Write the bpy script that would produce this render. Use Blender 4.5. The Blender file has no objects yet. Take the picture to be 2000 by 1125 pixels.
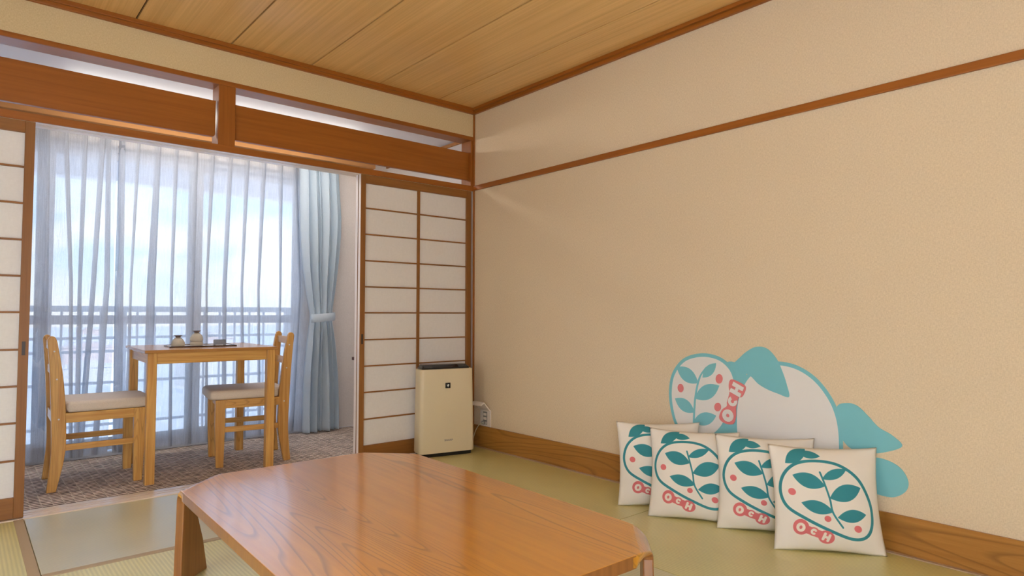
import bpy, bmesh, math, random
import numpy as np
from mathutils import Vector, Matrix
random.seed(7)
S = bpy.context.scene
COL = S.collection
R = math.radians

# ------------------------------------------------------------------ camera, world, exposure
cam_d = bpy.data.cameras.new('camera')
cam = bpy.data.objects.new('camera', cam_d)
COL.objects.link(cam)
yaw, pit, rol = 0.71244, 0.04119, 0.00049
F = Vector((math.sin(yaw)*math.cos(pit), math.cos(yaw)*math.cos(pit), math.sin(pit)))
Rt = Vector((math.cos(yaw), -math.sin(yaw), 0)); Up = Rt.cross(F)
Rt2 = Rt*math.cos(rol)+Up*math.sin(rol); Up2 = Up*math.cos(rol)-Rt*math.sin(rol)
M = Matrix((Rt2, Up2, -F)).transposed().to_4x4(); M.translation = (-2.86512, -3.74928, 0.95)
cam.matrix_world = M
cam_d.sensor_width = 36; cam_d.lens = 1246.90*36/2000
cam_d.clip_start = .02; cam_d.clip_end = 2000
S.camera = cam
S.view_settings.view_transform = 'Standard'
S.view_settings.look = 'None'
S.view_settings.exposure = 0.22
S.view_settings.gamma = 1.0
S.view_settings.use_curve_mapping = False
S.cycles.use_denoising = True
S.cycles.max_bounces = 12
S.cycles.diffuse_bounces = 6
S.cycles.transparent_max_bounces = 24
S.cycles.sample_clamp_indirect = 6.0

SKY_STRENGTH = 2.05
REAR_FILL = 48.0  # strengths of the added, unseen fill lamps
FLOOR_FILL = 8.0
VERANDA_FILL = 15.0
sun_d = bpy.data.lights.new('sun', 'SUN'); sun_d.energy = 5.0; sun_d.angle = R(.53); sun_d.color = (1.0, .97, .93)
sun = bpy.data.objects.new('sun', sun_d); COL.objects.link(sun); sun.rotation_euler = (R(42), 0, R(-20)); sun.location = (0, 0, 30)

W = bpy.data.worlds.new('daylight_sky'); S.world = W
W.use_nodes = True
nt = W.node_tree; nt.nodes.clear()
def N(t, kind, **kw):
    n = t.nodes.new(kind)
    for k, v in kw.items(): setattr(n, k, v)
    return n
def ramp(t, stops, fac=None, interp='LINEAR'):
    r = N(t, 'ShaderNodeValToRGB'); r.color_ramp.interpolation = interp
    e = r.color_ramp.elements
    while len(e) < len(stops): e.new(.5)
    for el, (p, c) in zip(e, stops):
        el.position = p; el.color = (*c, 1) if len(c) == 3 else c
    if fac is not None: t.links.new(fac, r.inputs[0])
    return r
tc = N(nt, 'ShaderNodeTexCoord')
sep = N(nt, 'ShaderNodeSeparateXYZ'); nt.links.new(tc.outputs['Generated'], sep.inputs[0])
skyc = ramp(nt, [(0, (.92, .95, 1.0)), (.06, (.62, .80, 1.0)), (.2, (.36, .62, 1.0)), (.7, (.20, .42, .85))], sep.outputs['Z'])
mp = N(nt, 'ShaderNodeMapping'); mp.inputs['Scale'].default_value = (5, 5, 11)
nt.links.new(tc.outputs['Generated'], mp.inputs[0])
nz = N(nt, 'ShaderNodeTexNoise'); nz.inputs['Scale'].default_value = 1.3; nz.inputs['Detail'].default_value = 7
nt.links.new(mp.outputs[0], nz.inputs[0])
cl = ramp(nt, [(.42, (0, 0, 0)), (.56, (1, 1, 1))], nz.outputs[0])
band = ramp(nt, [(0, (1, 1, 1)), (.10, (.9, .9, .9)), (.2, (.15, .15, .15)), (.6, (.25, .25, .25))], sep.outputs['Z'])
mm = N(nt, 'ShaderNodeMath', operation='MULTIPLY'); nt.links.new(cl.outputs[0], mm.inputs[0]); nt.links.new(band.outputs[0], mm.inputs[1])
mx = N(nt, 'ShaderNodeMixRGB'); nt.links.new(mm.outputs[0], mx.inputs[0]); nt.links.new(skyc.outputs[0], mx.inputs[1])
mx.inputs[2].default_value = (1.0, .98, .95, 1)
bg = N(nt, 'ShaderNodeBackground'); bg.inputs[1].default_value = SKY_STRENGTH
nt.links.new(mx.outputs[0], bg.inputs[0])
wo = N(nt, 'ShaderNodeOutputWorld'); nt.links.new(bg.outputs[0], wo.inputs[0])

# ------------------------------------------------------------------ materials
def mat(name):
    m = bpy.data.materials.new(name); m.use_nodes = True
    t = m.node_tree; b = t.nodes['Principled BSDF']
    return m, t, b
def plain(name, c, rough=.5, metal=0, spec=.5, emit=None, es=0):
    m, t, b = mat(name)
    b.inputs['Base Color'].default_value = (*c, 1); b.inputs['Roughness'].default_value = rough
    b.inputs['Metallic'].default_value = metal; b.inputs['Specular IOR Level'].default_value = spec
    if emit: b.inputs['Emission Color'].default_value = (*emit, 1); b.inputs['Emission Strength'].default_value = es
    return m
def coords(t, scale, rot=(0, 0, 0), loc=(0, 0, 0)):
    a = N(t, 'ShaderNodeTexCoord'); m = N(t, 'ShaderNodeMapping')
    m.inputs['Scale'].default_value = scale; m.inputs['Rotation'].default_value = rot; m.inputs['Location'].default_value = loc
    t.links.new(a.outputs['Object'], m.inputs[0]); return m.outputs[0]
def noise(t, vec, scale, detail=3, rough=.5):
    n = N(t, 'ShaderNodeTexNoise'); n.inputs['Scale'].default_value = scale; n.inputs['Detail'].default_value = detail
    n.inputs['Roughness'].default_value = rough
    t.links.new(vec, n.inputs[0]); return n.outputs[0]
def mixc(t, fac, a, b, mode='MIX'):
    m = N(t, 'ShaderNodeMixRGB', blend_type=mode)
    if isinstance(fac, float): m.inputs[0].default_value = fac
    else: t.links.new(fac, m.inputs[0])
    for i, v in ((1, a), (2, b)):
        if isinstance(v, tuple): m.inputs[i].default_value = (*v, 1)
        else: t.links.new(v, m.inputs[i])
    return m.outputs[0]
def bump(t, b, h, strength, dist=.002):
    n = N(t, 'ShaderNodeBump'); n.inputs['Strength'].default_value = strength; n.inputs['Distance'].default_value = dist
    t.links.new(h, n.inputs['Height']); t.links.new(n.outputs[0], b.inputs['Normal'])
AX = {'x': 0, 'y': 1, 'z': 2}
def wood(name, light, dark, axis, rough=.4, fine=60, stretch=.03, figure=0, spec=.4, coat=0, figscale=6, figstretch=.1, loc=(0, 0, 0), figdist=3):
    """straight grain along one axis; figure > 0 adds cathedral arcs"""
    m, t, b = mat(name)
    sc = [1, 1, 1]; sc[AX[axis]] = stretch
    v = coords(t, tuple(sc), loc=loc)
    f1 = noise(t, v, fine, 5, .6); f2 = noise(t, v, fine*.18, 3)
    r1 = ramp(t, [(.32, (0, 0, 0)), (.68, (1, 1, 1))], f1).outputs[0]
    base = mixc(t, r1, dark, light)
    r2 = ramp(t, [(.3, (.93, .92, .91)), (.7, (1.04, 1.04, 1.04))], f2).outputs[0]
    base = mixc(t, 1.0, base, r2, 'MULTIPLY')
    if figure:
        s2 = [1, 1, 1]; s2[AX[axis]] = figstretch
        v2 = coords(t, tuple(s2), loc=loc)
        n2 = N(t, 'ShaderNodeTexNoise'); n2.inputs['Scale'].default_value = figscale*.35; n2.inputs['Detail'].default_value = 1.5
        n2.inputs['Roughness'].default_value = .35
        t.links.new(v2, n2.inputs[0])
        ml = N(t, 'ShaderNodeMath', operation='MULTIPLY'); t.links.new(n2.outputs[0], ml.inputs[0]); ml.inputs[1].default_value = figscale*figdist
        fr = N(t, 'ShaderNodeMath', operation='FRACT'); t.links.new(ml.outputs[0], fr.inputs[0])
        ln = ramp(t, [(0, (0, 0, 0)), (.68, (0, 0, 0)), (.90, (1, 1, 1)), (.96, (.6, .6, .6)), (1, (0, 0, 0))], fr.outputs[0]).outputs[0]
        mk = N(t, 'ShaderNodeMath', operation='MULTIPLY'); t.links.new(ln, mk.inputs[0]); mk.inputs[1].default_value = figure
        fm = noise(t, v2, figscale*.22, 1)
        mk2 = N(t, 'ShaderNodeMath', operation='MULTIPLY'); t.links.new(mk.outputs[0], mk2.inputs[0]); t.links.new(ramp(t, [(.36, (0, 0, 0)), (.50, (1, 1, 1))], fm).outputs[0], mk2.inputs[1])
        base = mixc(t, mk2.outputs[0], base, tuple(c*.5 for c in dark))
    t.links.new(base, b.inputs['Base Color'])
    b.inputs['Roughness'].default_value = rough; b.inputs['Specular IOR Level'].default_value = spec
    b.inputs['Coat Weight'].default_value = coat; b.inputs['Coat IOR'].default_value = 1.5+.6*coat; b.inputs['Coat Roughness'].default_value = .14
    bump(t, b, r1, .12, .0006)
    return m
DL, DD = (.34, .110, .014), (.27, .082, .008)
wood_x = wood('stained_wood_along_x', DL, DD, 'x', .42)
wood_y = wood('stained_wood_along_y', DL, DD, 'y', .42)
wood_z = wood('stained_wood_along_z', DL, DD, 'z', .42)
frame_x = wood('shoji_wood_along_x', (.30, .125, .03), (.225, .088, .018), 'x', .45)
frame_z = wood('shoji_wood_along_z', (.30, .125, .03), (.225, .088, .018), 'z', .45)
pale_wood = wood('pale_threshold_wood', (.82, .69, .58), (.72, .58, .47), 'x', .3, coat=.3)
trim_wood = wood('pale_orange_wood', (.50, .25, .10), (.42, .2, .075), 'x', .8, spec=.1)
base_wood = wood('baseboard_wood', (.44, .21, .045), (.35, .15, .028), 'y', .35, figure=.6, figscale=10, figstretch=.14, figdist=2.4)
ceil_wood = wood('ceiling_board_wood', (.76, .48, .19), (.60, .355, .12), 'y', .30, fine=75, stretch=.012, spec=.6)
pine_x = wood('pine_along_x', (.72, .42, .125), (.50, .23, .05), 'x', .35, fine=62, stretch=.04, figure=.5, figscale=22, figstretch=.05)
pine_y = wood('pine_along_y', (.72, .42, .125), (.50, .23, .05), 'y', .35, fine=62, stretch=.04, figure=.5, figscale=22, figstretch=.05)
pine_z = wood('pine_along_z', (.72, .42, .125), (.50, .23, .05), 'z', .35, fine=62, stretch=.04, figure=.5, figscale=22, figstretch=.05)
pine_top = wood('pine_table_top', (.50, .25, .075), (.36, .16, .04), 'x', .22, fine=62, stretch=.04, figure=.5, figscale=22, figstretch=.05)
low_top = wood('low_table_veneer', (.68, .285, .005), (.57, .225, .003), 'y', .3, fine=45, stretch=.06, figure=.7, figscale=13, figstretch=.075, coat=1.0, loc=(.3, .2, 0), figdist=3.4)
low_leg = wood('low_table_leg_wood', (.27, .105, .024), (.19, .066, .014), 'z', .3, coat=.3)

def wallpaper(name, c1, c2, along, rough=.85, bs=.35):
    m, t, b = mat(name)
    sc = {'x': (.25, 1, 1), 'y': (1, .25, 1)}[along]
    v = coords(t, sc)
    n1 = noise(t, v, 420, 2); v2 = coords(t, (1, 1, .3)); n2 = noise(t, v2, 330, 2)
    a = N(t, 'ShaderNodeMath', operation='ADD'); t.links.new(n1, a.inputs[0]); t.links.new(n2, a.inputs[1])
    r = ramp(t, [(.38, c2), (.62, c1)], None)
    h = N(t, 'ShaderNodeMath', operation='MULTIPLY'); t.links.new(a.outputs[0], h.inputs[0]); h.inputs[1].default_value = .5
    t.links.new(h.outputs[0], r.inputs[0])
    t.links.new(r.outputs[0], b.inputs['Base Color']); b.inputs['Roughness'].default_value = rough
    b.inputs['Specular IOR Level'].default_value = .2
    bump(t, b, h.outputs[0], bs, .0015)
    return m
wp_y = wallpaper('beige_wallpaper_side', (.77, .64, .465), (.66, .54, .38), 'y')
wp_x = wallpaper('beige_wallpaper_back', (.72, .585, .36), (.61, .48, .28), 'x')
wp_white = wallpaper('white_wallpaper', (.78, .72, .68), (.70, .65, .61), 'x', bs=.2)
white_paint = plain('white_paint', (.82, .82, .84), .6)
dark_gap = plain('dark_joint', (.05, .022, .008), .8)
plaster = plain('balcony_plaster', (.86, .85, .87), .8)

def tatami(name, c1, c2, rib):
    m, t, b = mat(name)
    rs = {'x': (.04, 1, 1), 'y': (1, .04, 1)}[rib]
    v = coords(t, rs)
    n1 = noise(t, v, 260, 3)
    w = N(t, 'ShaderNodeTexWave', wave_type='BANDS', bands_direction='Y' if rib == 'x' else 'X')
    w.inputs['Scale'].default_value = 23; w.inputs['Distortion'].default_value = .4
    v2 = coords(t, (1, 1, 1)); t.links.new(v2, w.inputs[0])
    base = mixc(t, n1, c2, c1)
    big = noise(t, v2, 2.5, 2)
    base = mixc(t, 1.0, base, ramp(t, [(.3, (.93, .93, .92)), (.7, (1.05, 1.05, 1.05))], big).outputs[0], 'MULTIPLY')
    base = mixc(t, w.outputs[0], mixc(t, 1.0, base, (.78, .79, .74), 'MULTIPLY'), base)
    t.links.new(base, b.inputs['Base Color'])
    b.inputs['Roughness'].default_value = .5; b.inputs['Coat Weight'].default_value = 1; b.inputs['Coat IOR'].default_value = 4.4 if rib == 'x' else 1.8; b.inputs['Coat Roughness'].default_value = .34 if rib == 'x' else .36
    a = N(t, 'ShaderNodeMath', operation='ADD'); t.links.new(w.outputs[0], a.inputs[0]); t.links.new(n1, a.inputs[1])
    bump(t, b, a.outputs[0], .35, .0012)
    return m
T1, T2 = (.60, .53, .22), (.46, .41, .155)
tat_y = tatami('igusa_ribs_along_y', (.76, .70, .30), (.60, .54, .21), 'y')
tat_x = tatami('igusa_ribs_along_x', T1, T2, 'x')
heri = plain('beige_cloth_border', (.40, .30, .19), .75)
edge_lit = plain('window_lit_edge', (.86, .80, .78), .5)  # window light on the stile edges put into the colour
edge_strip = plain('pale_wood_strip', (.45, .33, .22), .55)

def carpet_mat():
    m, t, b = mat('woven_carpet')
    v = coords(t, (1, 1, 1))
    def M_(op, a, b2=None, c2=None):
        n = N(t, 'ShaderNodeMath', operation=op)
        for k, q in enumerate((a, b2, c2)):
            if q is None: continue
            if isinstance(q, (int, float)): n.inputs[k].default_value = q
            else: t.links.new(q, n.inputs[k])
        return n.outputs[0]
    nzc = N(t, 'ShaderNodeTexNoise'); nzc.inputs['Scale'].default_value = 45; t.links.new(v, nzc.inputs[0])
    ad = N(t, 'ShaderNodeVectorMath', operation='MULTIPLY_ADD')
    t.links.new(nzc.outputs[1], ad.inputs[0]); ad.inputs[1].default_value = (.010, .012, 0); t.links.new(v, ad.inputs[2])
    sp_ = N(t, 'ShaderNodeSeparateXYZ'); t.links.new(ad.outputs[0], sp_.inputs[0])
    cx = M_('DIVIDE', sp_.outputs[0], .046); col = M_('FLOOR', cx); fx = M_('FRACT', cx)
    cy = M_('ADD', M_('DIVIDE', sp_.outputs[1], .034), M_('MULTIPLY', M_('MODULO', M_('ABSOLUTE', col), 2.0), .18)); row = M_('FLOOR', cy); fy = M_('FRACT', cy)
    light = ramp(t, [(.0, (0, 0, 0)), (.40, (0, 0, 0)), (.52, (1, 1, 1)), (.90, (1, 1, 1)), (1, (0, 0, 0))], fy).outputs[0]
    edge_ = M_('MULTIPLY', M_('LESS_THAN', fx, .12), .40)
    lf_ = M_('MAXIMUM', light, edge_)
    cb = N(t, 'ShaderNodeCombineXYZ'); t.links.new(col, cb.inputs[0]); t.links.new(row, cb.inputs[1])
    wn = N(t, 'ShaderNodeTexWhiteNoise'); t.links.new(cb.outputs[0], wn.inputs[0])
    dk = mixc(t, wn.outputs[0], (.10, .07, .068), (.24, .16, .125))
    lt_ = mixc(t, wn.outputs[0], (.66, .55, .47), (.88, .76, .66))
    base = mixc(t, lf_, dk, lt_)
    f = noise(t, v, 600, 2)
    base = mixc(t, 1.0, base, ramp(t, [(.3, (.75, .75, .75)), (.7, (1.2, 1.2, 1.2))], f).outputs[0], 'MULTIPLY')
    t.links.new(base, b.inputs['Base Color']); b.inputs['Roughness'].default_value = .95; b.inputs['Specular IOR Level'].default_value = .1
    bump(t, b, lf_, .5, .003)
    return m
carpet = carpet_mat()

def cloth(name, c, rough=.9, weave=900, transl=0, c2=None):
    m, t, b = mat(name)
    v = coords(t, (1, 1, .3)); n1 = noise(t, v, weave, 2)
    v2 = coords(t, (.3, .3, 1)); n2 = noise(t, v2, weave, 2)
    a = N(t, 'ShaderNodeMath', operation='ADD'); t.links.new(n1, a.inputs[0]); t.links.new(n2, a.inputs[1])
    h = N(t, 'ShaderNodeMath', operation='MULTIPLY'); t.links.new(a.outputs[0], h.inputs[0]); h.inputs[1].default_value = .5
    r = ramp(t, [(.35, c2 or tuple(x*.86 for x in c)), (.65, c)], h.outputs[0])
    t.links.new(r.outputs[0], b.inputs['Base Color']); b.inputs['Roughness'].default_value = rough
    b.inputs['Specular IOR Level'].default_value = .15
    bump(t, b, h.outputs[0], .25, .0008)
    if transl:
        tr = N(t, 'ShaderNodeBsdfTranslucent'); t.links.new(r.outputs[0], tr.inputs[0])
        ms = N(t, 'ShaderNodeMixShader'); ms.inputs[0].default_value = transl
        o = t.nodes['Material Output']; t.links.new(b.outputs[0], ms.inputs[1]); t.links.new(tr.outputs[0], ms.inputs[2]); t.links.new(ms.outputs[0], o.inputs[0])
    return m
blue_linen = cloth('blue_grey_linen', (.78, .87, .94), transl=.4)
seat_cloth = cloth('cream_seat_vinyl', (.72, .62, .52), rough=.55, weave=500)
paper = cloth('shoji_paper', (.93, .92, .93), rough=.8, weave=160, transl=.15, c2=(.89, .88, .89))

def sheer_mat(name, opac):
    m, t, b = mat(name); t.nodes.remove(b)
    o = t.nodes['Material Output']
    d = N(t, 'ShaderNodeBsdfDiffuse'); d.inputs[0].default_value = (.62, .64, .68, 1)
    tl = N(t, 'ShaderNodeBsdfTranslucent'); tl.inputs[0].default_value = (.86, .90, .97, 1)
    m1 = N(t, 'ShaderNodeMixShader'); m1.inputs[0].default_value = .55
    t.links.new(d.outputs[0], m1.inputs[1]); t.links.new(tl.outputs[0], m1.inputs[2])
    tr = N(t, 'ShaderNodeBsdfTransparent')
    v = coords(t, (1, 1, .02)); n = noise(t, v, 330, 2)
    v2 = coords(t, (1, 1, 1)); n2 = noise(t, v2, 420, 1)
    a = N(t, 'ShaderNodeMath', operation='ADD'); t.links.new(n, a.inputs[0]); t.links.new(n2, a.inputs[1])
    r = ramp(t, [(.35, (opac-.13,)*3), (.65, (opac+.13,)*3)])
    hh = N(t, 'ShaderNodeMath', operation='MULTIPLY'); hh.inputs[1].default_value = .5; t.links.new(a.outputs[0], hh.inputs[0]); t.links.new(hh.outputs[0], r.inputs[0])
    m2 = N(t, 'ShaderNodeMixShader'); t.links.new(r.outputs[0], m2.inputs[0]); t.links.new(tr.outputs[0], m2.inputs[1]); t.links.new(m1.outputs[0], m2.inputs[2])
    t.links.new(m2.outputs[0], o.inputs[0])
    return m
sheer = sheer_mat('white_sheer_voile', .70)

def glass_mat():
    m, t, b = mat('window_glass'); t.nodes.remove(b)
    o = t.nodes['Material Output']
    tr = N(t, 'ShaderNodeBsdfTransparent'); tr.inputs[0].default_value = (.95, .97, .97, 1)
    g = N(t, 'ShaderNodeBsdfGlossy'); g.inputs['Roughness'].default_value = .02
    fr = N(t, 'ShaderNodeFresnel'); fr.inputs[0].default_value = 1.3
    ms = N(t, 'ShaderNodeMixShader'); t.links.new(fr.outputs[0], ms.inputs[0]); t.links.new(tr.outputs[0], ms.inputs[1]); t.links.new(g.outputs[0], ms.inputs[2])
    t.links.new(ms.outputs[0], o.inputs[0]); return m
glass = glass_mat()
alu = plain('white_aluminium', (.62, .63, .66), .4, 0)
rail_metal = plain('grey_railing_paint', (.66, .67, .70), .45)
purifier_white = plain('warm_white_plastic', (.72, .63, .44), .38)
purifier_black = plain('black_gloss_plastic', (.012, .012, .014), .12)
grey_panel = plain('dark_grey_plastic', (.05, .055, .06), .3)
badge_white = plain('badge_white', (.8, .8, .8), .5)
letter_grey = plain('letter_grey', (.33, .30, .26), .5)
outlet_white = plain('outlet_white_plastic', (.80, .74, .68), .4)
plug_grey = plain('plug_grey', (.25, .24, .22), .5)
cord_grey = plain('cord_grey_green', (.42, .40, .28), .5)
ceramic = plain('speckled_cream_ceramic', (.50, .46, .38), .18)
foot_brown = plain('dark_brown_glaze', (.11, .08, .075), .3)
tray_top = plain('pale_lacquer', (.66, .58, .52), .22)
tray_rim = plain('dark_brown_lacquer', (.07, .035, .022), .22)
ash_grey = plain('dark_grey_stoneware', (.11, .105, .11), .35)
card_white = plain('white_card', (.82, .82, .84), .6)
teal = plain('teal_vinyl', (.19, .52, .59), .55)
vinyl_white = plain('white_vinyl', (.80, .79, .78), .55)
pink = plain('pink_vinyl', (.70, .20, .21), .55)
walnut = wood('dark_stained_stool_wood', (.10, .032, .02), (.06, .018, .012), 'x', .35)
rubber = plain('black_rubber', (.012, .011, .011), .6)
slot_dark = plain('dark_pull_recess', (.035, .018, .012), .4)
veranda_glow = plain('veranda_fill_diffuser', (.9, .9, .9), .5, emit=(1.0, .94, .87), es=VERANDA_FILL)  # glowing surfaces of the three added fill lamps
rear_glow = plain('rear_fill_diffuser', (.9, .88, .84), .5, emit=(.79, .92, 1.10), es=REAR_FILL)
floor_glow = plain('floor_fill_paper', (.9, .88, .84), .6, emit=(.84, .93, 1.0), es=FLOOR_FILL)

# ------------------------------------------------------------------ mesh builder
class MB:
    def __init__(s): s.v = []; s.f = []; s.uv = None
    def quad(s, *p):
        n = len(s.v); s.v += [tuple(q) for q in p]; s.f.append(tuple(range(n, n+len(p))))
    def box(s, x0, x1, y0, y1, z0, z1):
        n = len(s.v)
        s.v += [(x0, y0, z0), (x1, y0, z0), (x1, y1, z0), (x0, y1, z0), (x0, y0, z1), (x1, y0, z1), (x1, y1, z1), (x0, y1, z1)]
        s.f += [tuple(n+i for i in q) for q in ((3, 2, 1, 0), (4, 5, 6, 7), (0, 1, 5, 4), (1, 2, 6, 5), (2, 3, 7, 6), (3, 0, 4, 7))]
        return s
    def prism(s, poly, axis, a, b):
        """poly in the two other axes (in x,y,z order), extruded from a to b along axis"""
        ar = sum(p[0]*q[1]-q[0]*p[1] for p, q in zip(poly, poly[1:]+poly[:1]))
        poly = list(poly) if ar > 0 else list(poly)[::-1]
        def mk(p, h): return {'x': (h, p[0], p[1]), 'y': (p[0], h, p[1]), 'z': (p[0], p[1], h)}[axis]
        n = len(s.v); k = len(poly)
        s.v += [mk(p, a) for p in poly]+[mk(p, b) for p in poly]
        lo = tuple(range(n, n+k)); hi = tuple(range(n+k, n+2*k))
        fl = axis == 'y'
        s.f.append(lo if fl else lo[::-1]); s.f.append(hi[::-1] if fl else hi)
        for i in range(k):
            j = (i+1) % k; q = (n+i, n+j, n+k+j, n+k+i)
            s.f.append(q[::-1] if fl else q)
        return s
    def lathe(s, prof, c=(0, 0, 0), n=28):
        b = len(s.v)
        for r, z in prof:
            for i in range(n):
                a = 2*math.pi*i/n; s.v.append((c[0]+r*math.cos(a), c[1]+r*math.sin(a), c[2]+z))
        for k in range(len(prof)-1):
            for i in range(n):
                j = (i+1) % n; s.f.append((b+k*n+i, b+k*n+j, b+(k+1)*n+j, b+(k+1)*n+i))
        s.f.append(tuple(b+i for i in range(n))[::-1]); s.f.append(tuple(b+(len(prof)-1)*n+i for i in range(n)))
        return s
    def tube(s, pts, r, n=8):
        pts = [Vector(p) for p in pts]; b = len(s.v)
        for i, p in enumerate(pts):
            d = (pts[min(i+1, len(pts)-1)]-pts[max(i-1, 0)]).normalized()
            u = d.cross(Vector((0, 0, 1)))
            if u.length < 1e-3: u = Vector((1, 0, 0))
            u.normalize(); w = d.cross(u)
            for k in range(n):
                a = 2*math.pi*k/n; s.v.append(tuple(p+u*r*math.cos(a)+w*r*math.sin(a)))
        for i in range(len(pts)-1):
            for k in range(n):
                j = (k+1) % n; s.f.append((b+i*n+k, b+i*n+j, b+(i+1)*n+j, b+(i+1)*n+k))
        s.f.append(tuple(b+k for k in range(n))[::-1]); s.f.append(tuple(b+(len(pts)-1)*n+k for k in range(n)))
        return s
    def sheet(s, rows):
        b = len(s.v); m = len(rows[0])
        for r in rows: s.v += [tuple(p) for p in r]
        for i in range(len(rows)-1):
            for j in range(m-1): s.f.append((b+i*m+j, b+i*m+j+1, b+(i+1)*m+j+1, b+(i+1)*m+j))
        return s
    def build(s, name, m, parent=None, bevel=0, smooth=False, seg=2, fix=False):
        me = bpy.data.meshes.new(name); me.from_pydata(s.v, [], s.f); me.update()
        if fix:
            bm = bmesh.new(); bm.from_mesh(me); bmesh.ops.recalc_face_normals(bm, faces=bm.faces); bm.to_mesh(me); bm.free()
        for mm_ in (m if isinstance(m, (list, tuple)) else [m]): me.materials.append(mm_)
        o = bpy.data.objects.new(name, me); COL.objects.link(o)
        if parent is not None: o.parent = parent
        if smooth:
            for p in me.polygons: p.use_smooth = True
        if bevel:
            md = o.modifiers.new('bevel', 'BEVEL'); md.width = bevel; md.segments = seg; md.limit_method = 'ANGLE'; md.angle_limit = R(40)
        return o
def box(name, m, x0, x1, y0, y1, z0, z1, parent=None, bevel=0, seg=2):
    return MB().box(x0, x1, y0, y1, z0, z1).build(name, m, parent, bevel, seg=seg)
def structure(o, **kw):
    o['kind'] = 'structure'; return o
def empty(name, loc, rz=0):
    o = bpy.data.objects.new(name, None); COL.objects.link(o); o.location = loc; o.rotation_euler = (0, 0, rz)
    o.empty_display_size = .1; return o
def tag(o, label, cat, group=None):
    o['label'] = label; o['category'] = cat
    if group: o['group'] = group
    return o
def shared(name, src, parent, loc=(0, 0, 0)):
    o = src.copy(); o.name = name; o.parent = parent; o.location = loc; COL.objects.link(o); return o
def spline(pts, n=10, closed=True):
    out = []; k = len(pts)
    for i in range(k if closed else k-1):
        p0, p1, p2, p3 = (pts[(i+d) % k] if closed else pts[max(0, min(k-1, i+d))] for d in (-1, 0, 1, 2))
        for j in range(n):
            t = j/n
            out.append(tuple(.5*(2*b+(c-a)*t+(2*a-5*b+4*c-d)*t*t+(3*b-a-3*c+d)*t**3) for a, b, c, d in zip(p0, p1, p2, p3)))
    return out

XL, YB, ZC = -3.51, -4.55, 2.475
# ------------------------------------------------------------------ room shell
wr = structure(box('wall_right', wp_y, 0, .12, YB, .0, 0, 2.56))
wb = structure(box('wall_back', wp_x, XL, 0, 0, .118, 2.267, 2.56))
wl = structure(box('wall_left', wp_white, XL-.12, XL, YB, 1.28, 0, 2.56))
wf = structure(box('wall_front', wp_white, XL-.12, .12, YB-.12, YB, 0, 2.56))
wvr = structure(box('wall_veranda_right', wp_white, 0, .12, .0, 1.28, 0, 2.56))
wv = structure(MB().box(-.72, .12, 1.28, 1.42, 0, 2.56).box(XL-.12, -3.2, 1.28, 1.42, 0, 2.56).box(-3.2, -.72, 1.28, 1.42, 2.10, 2.56).build('wall_window', wp_white))
cv = structure(box('ceiling_veranda', white_paint, XL, 0, .118, 1.28, 2.285, 2.35))

ceil = structure(box('ceiling', dark_gap, XL-.12, .12, YB-.12, .12, 2.488, 2.56))
xs = [-3.51] + [-.335-.4705*k for k in range(6, -1, -1)] + [0]
for a, b in zip(xs[:-1], xs[1:]):
    if b-a > .05: box('ceiling_board', ceil_wood, a+.0045, b-.0045, YB, 0, ZC, 2.488, ceil)

def trim(n, *a, bev=.003): return structure(box('trim_%d' % n, *a, bevel=bev))
# crown mouldings (two-step)
t1 = structure(MB().box(XL, 0, -.022, 0, 2.434, ZC).box(XL, 0, -.034, 0, 2.452, ZC).build('trim_1', wood_x, bevel=.002))
t2 = structure(MB().box(-.022, 0, YB, 0, 2.434, ZC).box(-.04, 0, YB, 0, 2.455, ZC).build('trim_2', wood_y, bevel=.002))
trim(3, wood_y, -.014, 0, YB, -.012, 1.864, 1.900)              # picture rail
up = trim(4, wood_x, XL, -.0005, -.004, .118, 2.2395, 2.267)         # upper beam
# head beam with two sliding grooves
kb = MB()
kb.box(XL, -.0005, -.004, .118, 1.8755, 1.899).box(XL, -.0005, -.004, .006, 1.8625, 1.8755)
k5 = structure(kb.build('trim_5', wood_x))
for y0, y1 in ((.006, .035), (.044, .059), (.068, .118)): box('lit_groove_strip', pale_wood, XL, -.0005, y0, y1, 1.8625, 1.8755, k5)  # pale strips carry the window and floor light on the beam's underside as colour
post = trim(6, wood_z, -1.80, -1.709, -.0015, .118, 1.899, 2.2395)
cp = structure(MB().box(-.012, 0, -.012, 0, 0, 2.434).box(-.03, 0, 0, .118, 1.899, 2.2395).build('trim_7', wood_z, bevel=.002))
# transom boards, rounded ends
def plank(name, x0, x1, r0, r1):
    p = []
    z0, z1, r = 1.947, 2.152, .018
    def arc(cx, cz, a0): return [(cx+r*math.cos(R(a0+k*22.5)), cz+r*math.sin(R(a0+k*22.5))) for k in range(5)]
    p += arc(x0+r, z0+r, 180) if r0 else [(x0, z0)]
    p += arc(x1-r, z0+r, 270) if r1 else [(x1, z0)]
    p += [(x1, z1), (x0, z1)]
    return structure(MB().prism(p, 'y', .03, .058).build(name, wood_x, bevel=.002))
plank('trim_8', XL, -1.806, 0, 1); plank('trim_9', -1.709, -.022, 0, 1)
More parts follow.
